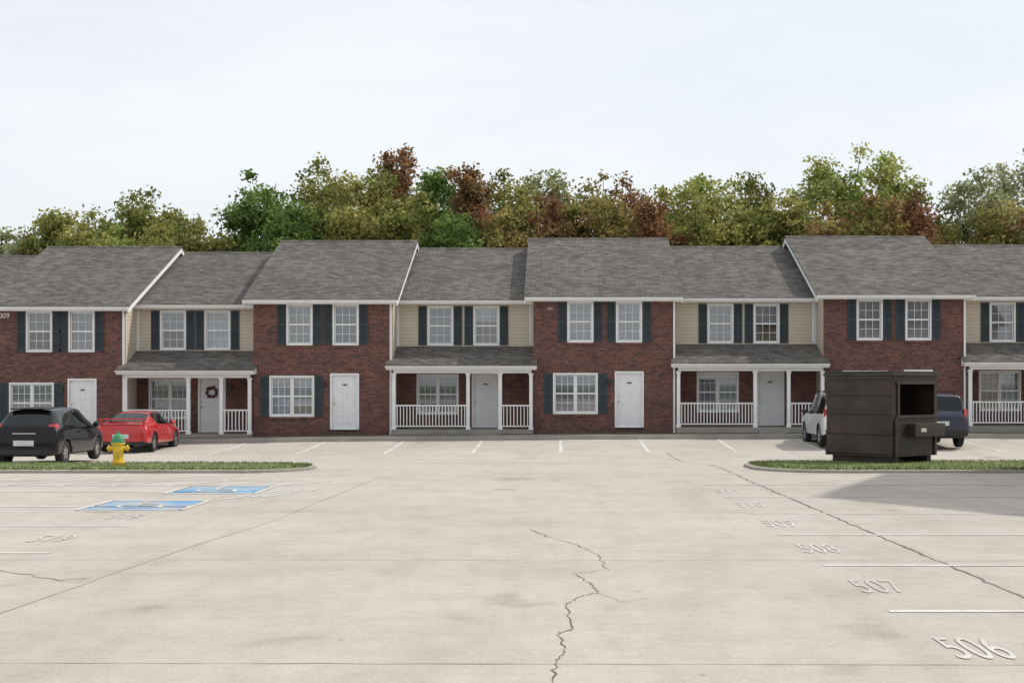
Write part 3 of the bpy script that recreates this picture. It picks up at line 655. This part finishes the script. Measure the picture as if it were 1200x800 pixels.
e=car('red_coupe_car','p_red',st,(0.85,3.42),0.31,(rx,ry,gz(rx,ry+2)),1.76)
m=MB()
for s in (-1,1):
    m.hexa([(s*0.44,0.01,0.68),(s*0.76,0.06,0.68),(s*0.80,0.2,0.68),(s*0.46,0.15,0.68)],[(s*0.46,0.07,0.84),(s*0.75,0.11,0.84),(s*0.80,0.24,0.84),(s*0.47,0.21,0.84)],'tail')
    m.box(s*0.68-0.03,s*0.68+0.03,0.16,0.26,0.90,1.08,'p_red')
m.box(-0.78,0.78,0.10,0.30,1.06,1.10,'p_red'); m.box(-0.26,0.26,-0.012,0.03,0.46,0.60,'plate'); m.box(-0.6,0.6,-0.015,0.05,0.26,0.36,'blackpl')
m.make('rear_details',e,bevel=0.006); mirrors(e,0.84,2.7,0.92,'p_red')
def suv(name,paint,x,y):
    st=[(0.0,0.42,0.72,0.80,0.84,0.68,0,0),(0.03,0.36,0.94,1.04,0.90,0.74,0,0),(0.06,0.34,1.02,1.12,0.915,0.75,0,0),(0.10,0.32,1.06,1.18,0.92,0.75,1,0),
    (0.28,0.32,1.07,1.66,0.93,0.70,0,1),(0.38,0.32,1.07,1.72,0.93,0.71,0,1),(1.4,0.3,1.06,1.77,0.93,0.71,0,1),(1.5,0.3,1.06,1.77,0.93,0.71,0,1),(2.4,0.3,1.05,1.76,0.93,0.71,0,1),(2.85,0.3,1.04,1.70,0.93,0.70,1,1),
    (3.45,0.3,1.04,1.16,0.92,0.74,0,0),(4.0,0.32,1.0,1.09,0.91,0.72,0,0),(4.4,0.34,0.88,0.98,0.88,0.70,0,0),(4.55,0.38,0.6,0.66,0.76,0.55,0,0)]
    e=car(name,paint,st,(0.9,3.65),0.37,(x,y,gz(x,y+2)),1.86)
    m=MB()
    for s in (-1,1):
        m.hexa([(s*0.76,0.01,0.85),(s*0.88,0.04,0.85),(s*0.90,0.14,0.85),(s*0.78,0.10,0.85)],[(s*0.74,0.06,1.25),(s*0.85,0.11,1.25),(s*0.87,0.22,1.25),(s*0.76,0.18,1.25)],'tail')
        m.tube((s*0.6,0.6,1.80),(s*0.6,2.6,1.80),0.018,0.018,'blackpl',8)
        for yy in (0.65,1.65,2.55): m.box(s*0.6-0.02,s*0.6+0.02,yy-0.04,yy+0.04,1.70,1.80,'blackpl')
    m.box(-0.82,0.82,-0.05,0.1,0.42,0.58,'blackpl'); m.box(-0.26,0.26,-0.012,0.06,0.72,0.86,'plate')
    m.make('rear_details',e,bevel=0.006); mirrors(e,0.9,3.1,1.12,'blackpl')
    pillars(e,[(1.40,1.50,0.865,1.06,0.715,1.72),(2.38,2.46,0.865,1.05,0.715,1.70)],paint); return e
suv('silver_suv_car','p_white',9.3,44.9); suv('navy_suv_car','p_blue',12.05,44.6)

# ------------------------------------------------------------ trees
PAL={'olive':[(0.31,0.31,0.10),(0.40,0.37,0.13),(0.22,0.25,0.08)],
 'green':[(0.16,0.25,0.07),(0.21,0.30,0.09),(0.12,0.19,0.06)],
 'ygreen':[(0.36,0.41,0.12),(0.28,0.35,0.10),(0.44,0.43,0.16)],
 'rust':[(0.29,0.15,0.09),(0.36,0.20,0.10),(0.24,0.17,0.08)],
 'rustg':[(0.31,0.20,0.095),(0.26,0.26,0.09),(0.35,0.29,0.11)],
 'pale':[(0.37,0.39,0.20),(0.43,0.43,0.25),(0.30,0.33,0.17)]}
def tree(name,x,y,H,R,pal,dens=1.0,zc0=0.35,nl=12500,air=0.0):
    mb=MB(); cz0=H*zc0; cz=(H+cz0)/2; hz=(H-cz0)/2
    ncl=int(120*dens)+14; C=[]
    ph=[random.uniform(0,6.28) for _ in range(6)]
    for i in range(ncl):
        v=Vector((random.gauss(0,1),random.gauss(0,1),random.gauss(0,1))).normalized()
        th=math.atan2(v.y,v.x)
        k=1+0.12*math.sin(2*th+ph[0])+0.10*math.sin(5*v.z+ph[1]+2*th)+0.09*math.sin(9*v.x+ph[2])+0.07*math.sin(11*v.z+ph[3])
        q=random.random()**0.42*k
        w=1.0 if v.z<0.2 else 1.0-0.15*v.z
        p=Vector((x+v.x*R*q*w,y+v.y*R*q*w,cz+v.z*hz*q*0.95)); p.z=min(p.z,H-0.15)
        C.append((p,random.uniform(0.38,0.85)*(0.6+R/7)))
    tr=0.018*H+0.08; pts=[Vector((x,y,-0.3))]
    for i in range(1,6): pts.append(Vector((x+random.gauss(0,0.12)*i*0.5,y+random.gauss(0,0.12)*i*0.5,H*0.8*i/5)))
    for i in range(5): mb.tube(pts[i],pts[i+1],tr*(1-i*0.18),tr*(1-(i+1)*0.18),'bark',8,cap=False)
    for p,r in random.sample(C,min(len(C),26)):
        i=random.choice([2,3,4]); s=pts[i]; mid=(s+p)/2+Vector((random.gauss(0,.2),random.gauss(0,.2),random.uniform(0,.3)))
        mb.tube(s,mid,tr*0.3,tr*0.15,'bark',5,cap=False); mb.tube(mid,p,tr*0.15,0.012,'bark',5,cap=False)
    nb_=len(mb.v); nbf=len(mb.f)
    n=int(nl*dens); w=np.array([c[1]**2 for c in C]); w/=w.sum(); idx=rng.choice(len(C),n,p=w)
    ctr=np.array([c[0][:] for c in C])[idx]; rad=np.array([c[1] for c in C])[idx]
    dirs=rng.normal(size=(n,3)); dirs/=np.linalg.norm(dirs,axis=1)[:,None]
    pos=ctr+dirs*(rad*rng.uniform(0.1,1.4,n)**0.9)[:,None]*np.array([1,1,0.8])
    nrm=rng.normal(size=(n,3))+np.array([0,0,0.6]); nrm/=np.linalg.norm(nrm,axis=1)[:,None]
    t=np.cross(nrm,rng.normal(size=(n,3))); t/=np.linalg.norm(t,axis=1)[:,None]; b=np.cross(nrm,t)
    s=rng.uniform(0.055,0.125,n)[:,None]
    V=np.stack([pos-t*s*1.3,pos-b*s*0.8+nrm*s*0.2,pos+t*s*1.3,pos+b*s*0.8+nrm*s*0.2],axis=1).reshape(-1,3)
    P=np.array(PAL[pal]); ccol=P[rng.integers(0,3,len(C))]*rng.uniform(0.72,1.22,(len(C),1))
    col=ccol[idx]*rng.uniform(0.7,1.3,(n,1)); mx=rng.random(n)<0.12; col[mx]=P[rng.integers(0,3,mx.sum())]
    allv=np.vstack([np.array(mb.v),V]); me=bpy.data.meshes.new(name)
    F=mb.f+(np.arange(n*4).reshape(n,4)+nb_).tolist()
    me.from_pydata(allv.tolist(),[],F); me.materials.append(M['bark']); me.materials.append(M['leaf'])
    me.polygons.foreach_set('material_index',[0]*nbf+[1]*n)
    at=me.attributes.new('leafcol','FLOAT_COLOR','POINT')
    cv=np.ones((len(allv),4)); cv[:nb_,:3]=0.06; cv[nb_:,:3]=np.repeat(np.clip(col,0,1),4,axis=0); at.data.foreach_set('color',cv.ravel())
    o=bpy.data.objects.new(name,me); scene.collection.objects.link(o)
NM={'olive':'oak_tree','green':'green_maple_tree','ygreen':'poplar_tree','rust':'autumn_red_maple_tree','rustg':'autumn_oak_tree','pale':'ash_tree'}
T=[(5,262,34,'pale',80,.8),(58,234,38,'olive',76,.9),(112,238,36,'ygreen',82,.8),(166,224,44,'olive',78,1),(212,248,38,'olive',84,.9),(255,272,34,'pale',80,.8),
(312,206,46,'green',76,1.2),(372,190,48,'olive',80,1.1),(425,192,46,'olive',77,1.1),(462,174,32,'rust',84,.9),(508,183,42,'green',82,1.1),(553,183,28,'rust',76,.9),
(600,199,46,'olive',80,1),(650,191,36,'pale',84,.6),(690,206,42,'rustg',77,1),(738,207,44,'rust',81,1),(786,224,38,'olive',78,.9),(832,199,50,'ygreen',82,1.1),(892,210,46,'olive',78,1),
(935,234,34,'olive',76,.9),(985,177,54,'ygreen',82,1.2),(1040,183,50,'ygreen',80,1.1),(962,240,30,'rustg',74,.8),(1072,226,34,'rust',75,.8),(1104,250,30,'rustg',78,.7),(1148,187,46,'pale',80,.8),(1196,172,48,'pale',84,.9),
(340,236,44,'green',73,1),(405,230,48,'olive',74,1),(480,220,48,'olive',74,1),(525,230,38,'green',73,1),(580,236,42,'rustg',74,1),(640,232,44,'rust',75,1),(715,236,48,'rustg',74,1),(770,240,42,'rust',73,1),
(820,236,42,'olive',74,1),(870,240,42,'olive',75,1),(1015,232,46,'rustg',74,1),(1160,248,42,'rustg',76,.8),(90,264,46,'olive',74,1),(190,266,48,'olive',73,1),(30,278,42,'pale',75,1),(140,268,44,'ygreen',75,1),(240,282,40,'olive',74,.9),(1215,238,42,'rustg',75,.9)]
for (px_,py_,hw,pal,Y,dn) in T:
    s=1650/Y; tree(NM[pal],(px_-657)/s,Y,1.75+(450-py_)/s,hw/s*1.12,pal,dn,0.40 if py_<230 else 0.32)
for i in range(12):
    X=random.choice([-1,1])*random.uniform(32,55); pal=random.choice(list(PAL)); tree(NM[pal],X,random.uniform(72,88),random.uniform(9,12),random.uniform(2.2,3),pal,0.5)

# ------------------------------------------------------------ world, sun, camera
SD=Vector((0.90,0.36,0)); SD.normalize(); EL=math.radians(47)
az=math.atan2(SD.x,SD.y)
wd=bpy.data.worlds.new('World'); scene.world=wd; wd.use_nodes=True; nt=wd.node_tree; bg=nt.nodes['Background']
sky=N(nt,'ShaderNodeTexSky'); sky.sky_type='NISHITA'; sky.sun_disc=False; sky.sun_elevation=EL; sky.sun_rotation=az
sky.air_density=1.0; sky.dust_density=2.0; sky.ozone_density=1.5
tc=N(nt,'ShaderNodeTexCoord'); mp=N(nt,'ShaderNodeMapping'); mp.inputs['Scale'].default_value=(1.0,1.0,3.5); L(nt,tc.outputs['Generated'],mp.inputs[0])
nz=noise(nt,mp.outputs[0],1.7,7,0.6)
f=ramp(nt,nz,[(0.3,(0.62,0.62,0.62)),(0.7,(0.92,0.92,0.92))])
c=mixc(nt,f,sky.outputs[0],(7.45,7.72,7.88))
L(nt,c,bg.inputs[0]); bg.inputs[1].default_value=0.13
sl=bpy.data.lights.new('sun','SUN'); sl.energy=2.7; sl.angle=math.radians(1.5); sl.color=(1,0.94,0.86)
so=bpy.data.objects.new('sun',sl); scene.collection.objects.link(so)
dirv=-Vector((SD.x*math.cos(EL),SD.y*math.cos(EL),math.sin(EL))); so.rotation_euler=dirv.to_track_quat('-Z','Y').to_euler(); so.location=(30,10,40)
cam=bpy.data.cameras.new('camera'); co=bpy.data.objects.new('camera',cam); scene.collection.objects.link(co)
co.location=(0,0,1.75); co.rotation_euler=(math.pi/2,0,0); cam.sensor_width=36; cam.lens=49.5; cam.shift_x=-57/1200; cam.shift_y=50/1200; cam.clip_end=5000; cam.clip_start=0.1
scene.camera=co
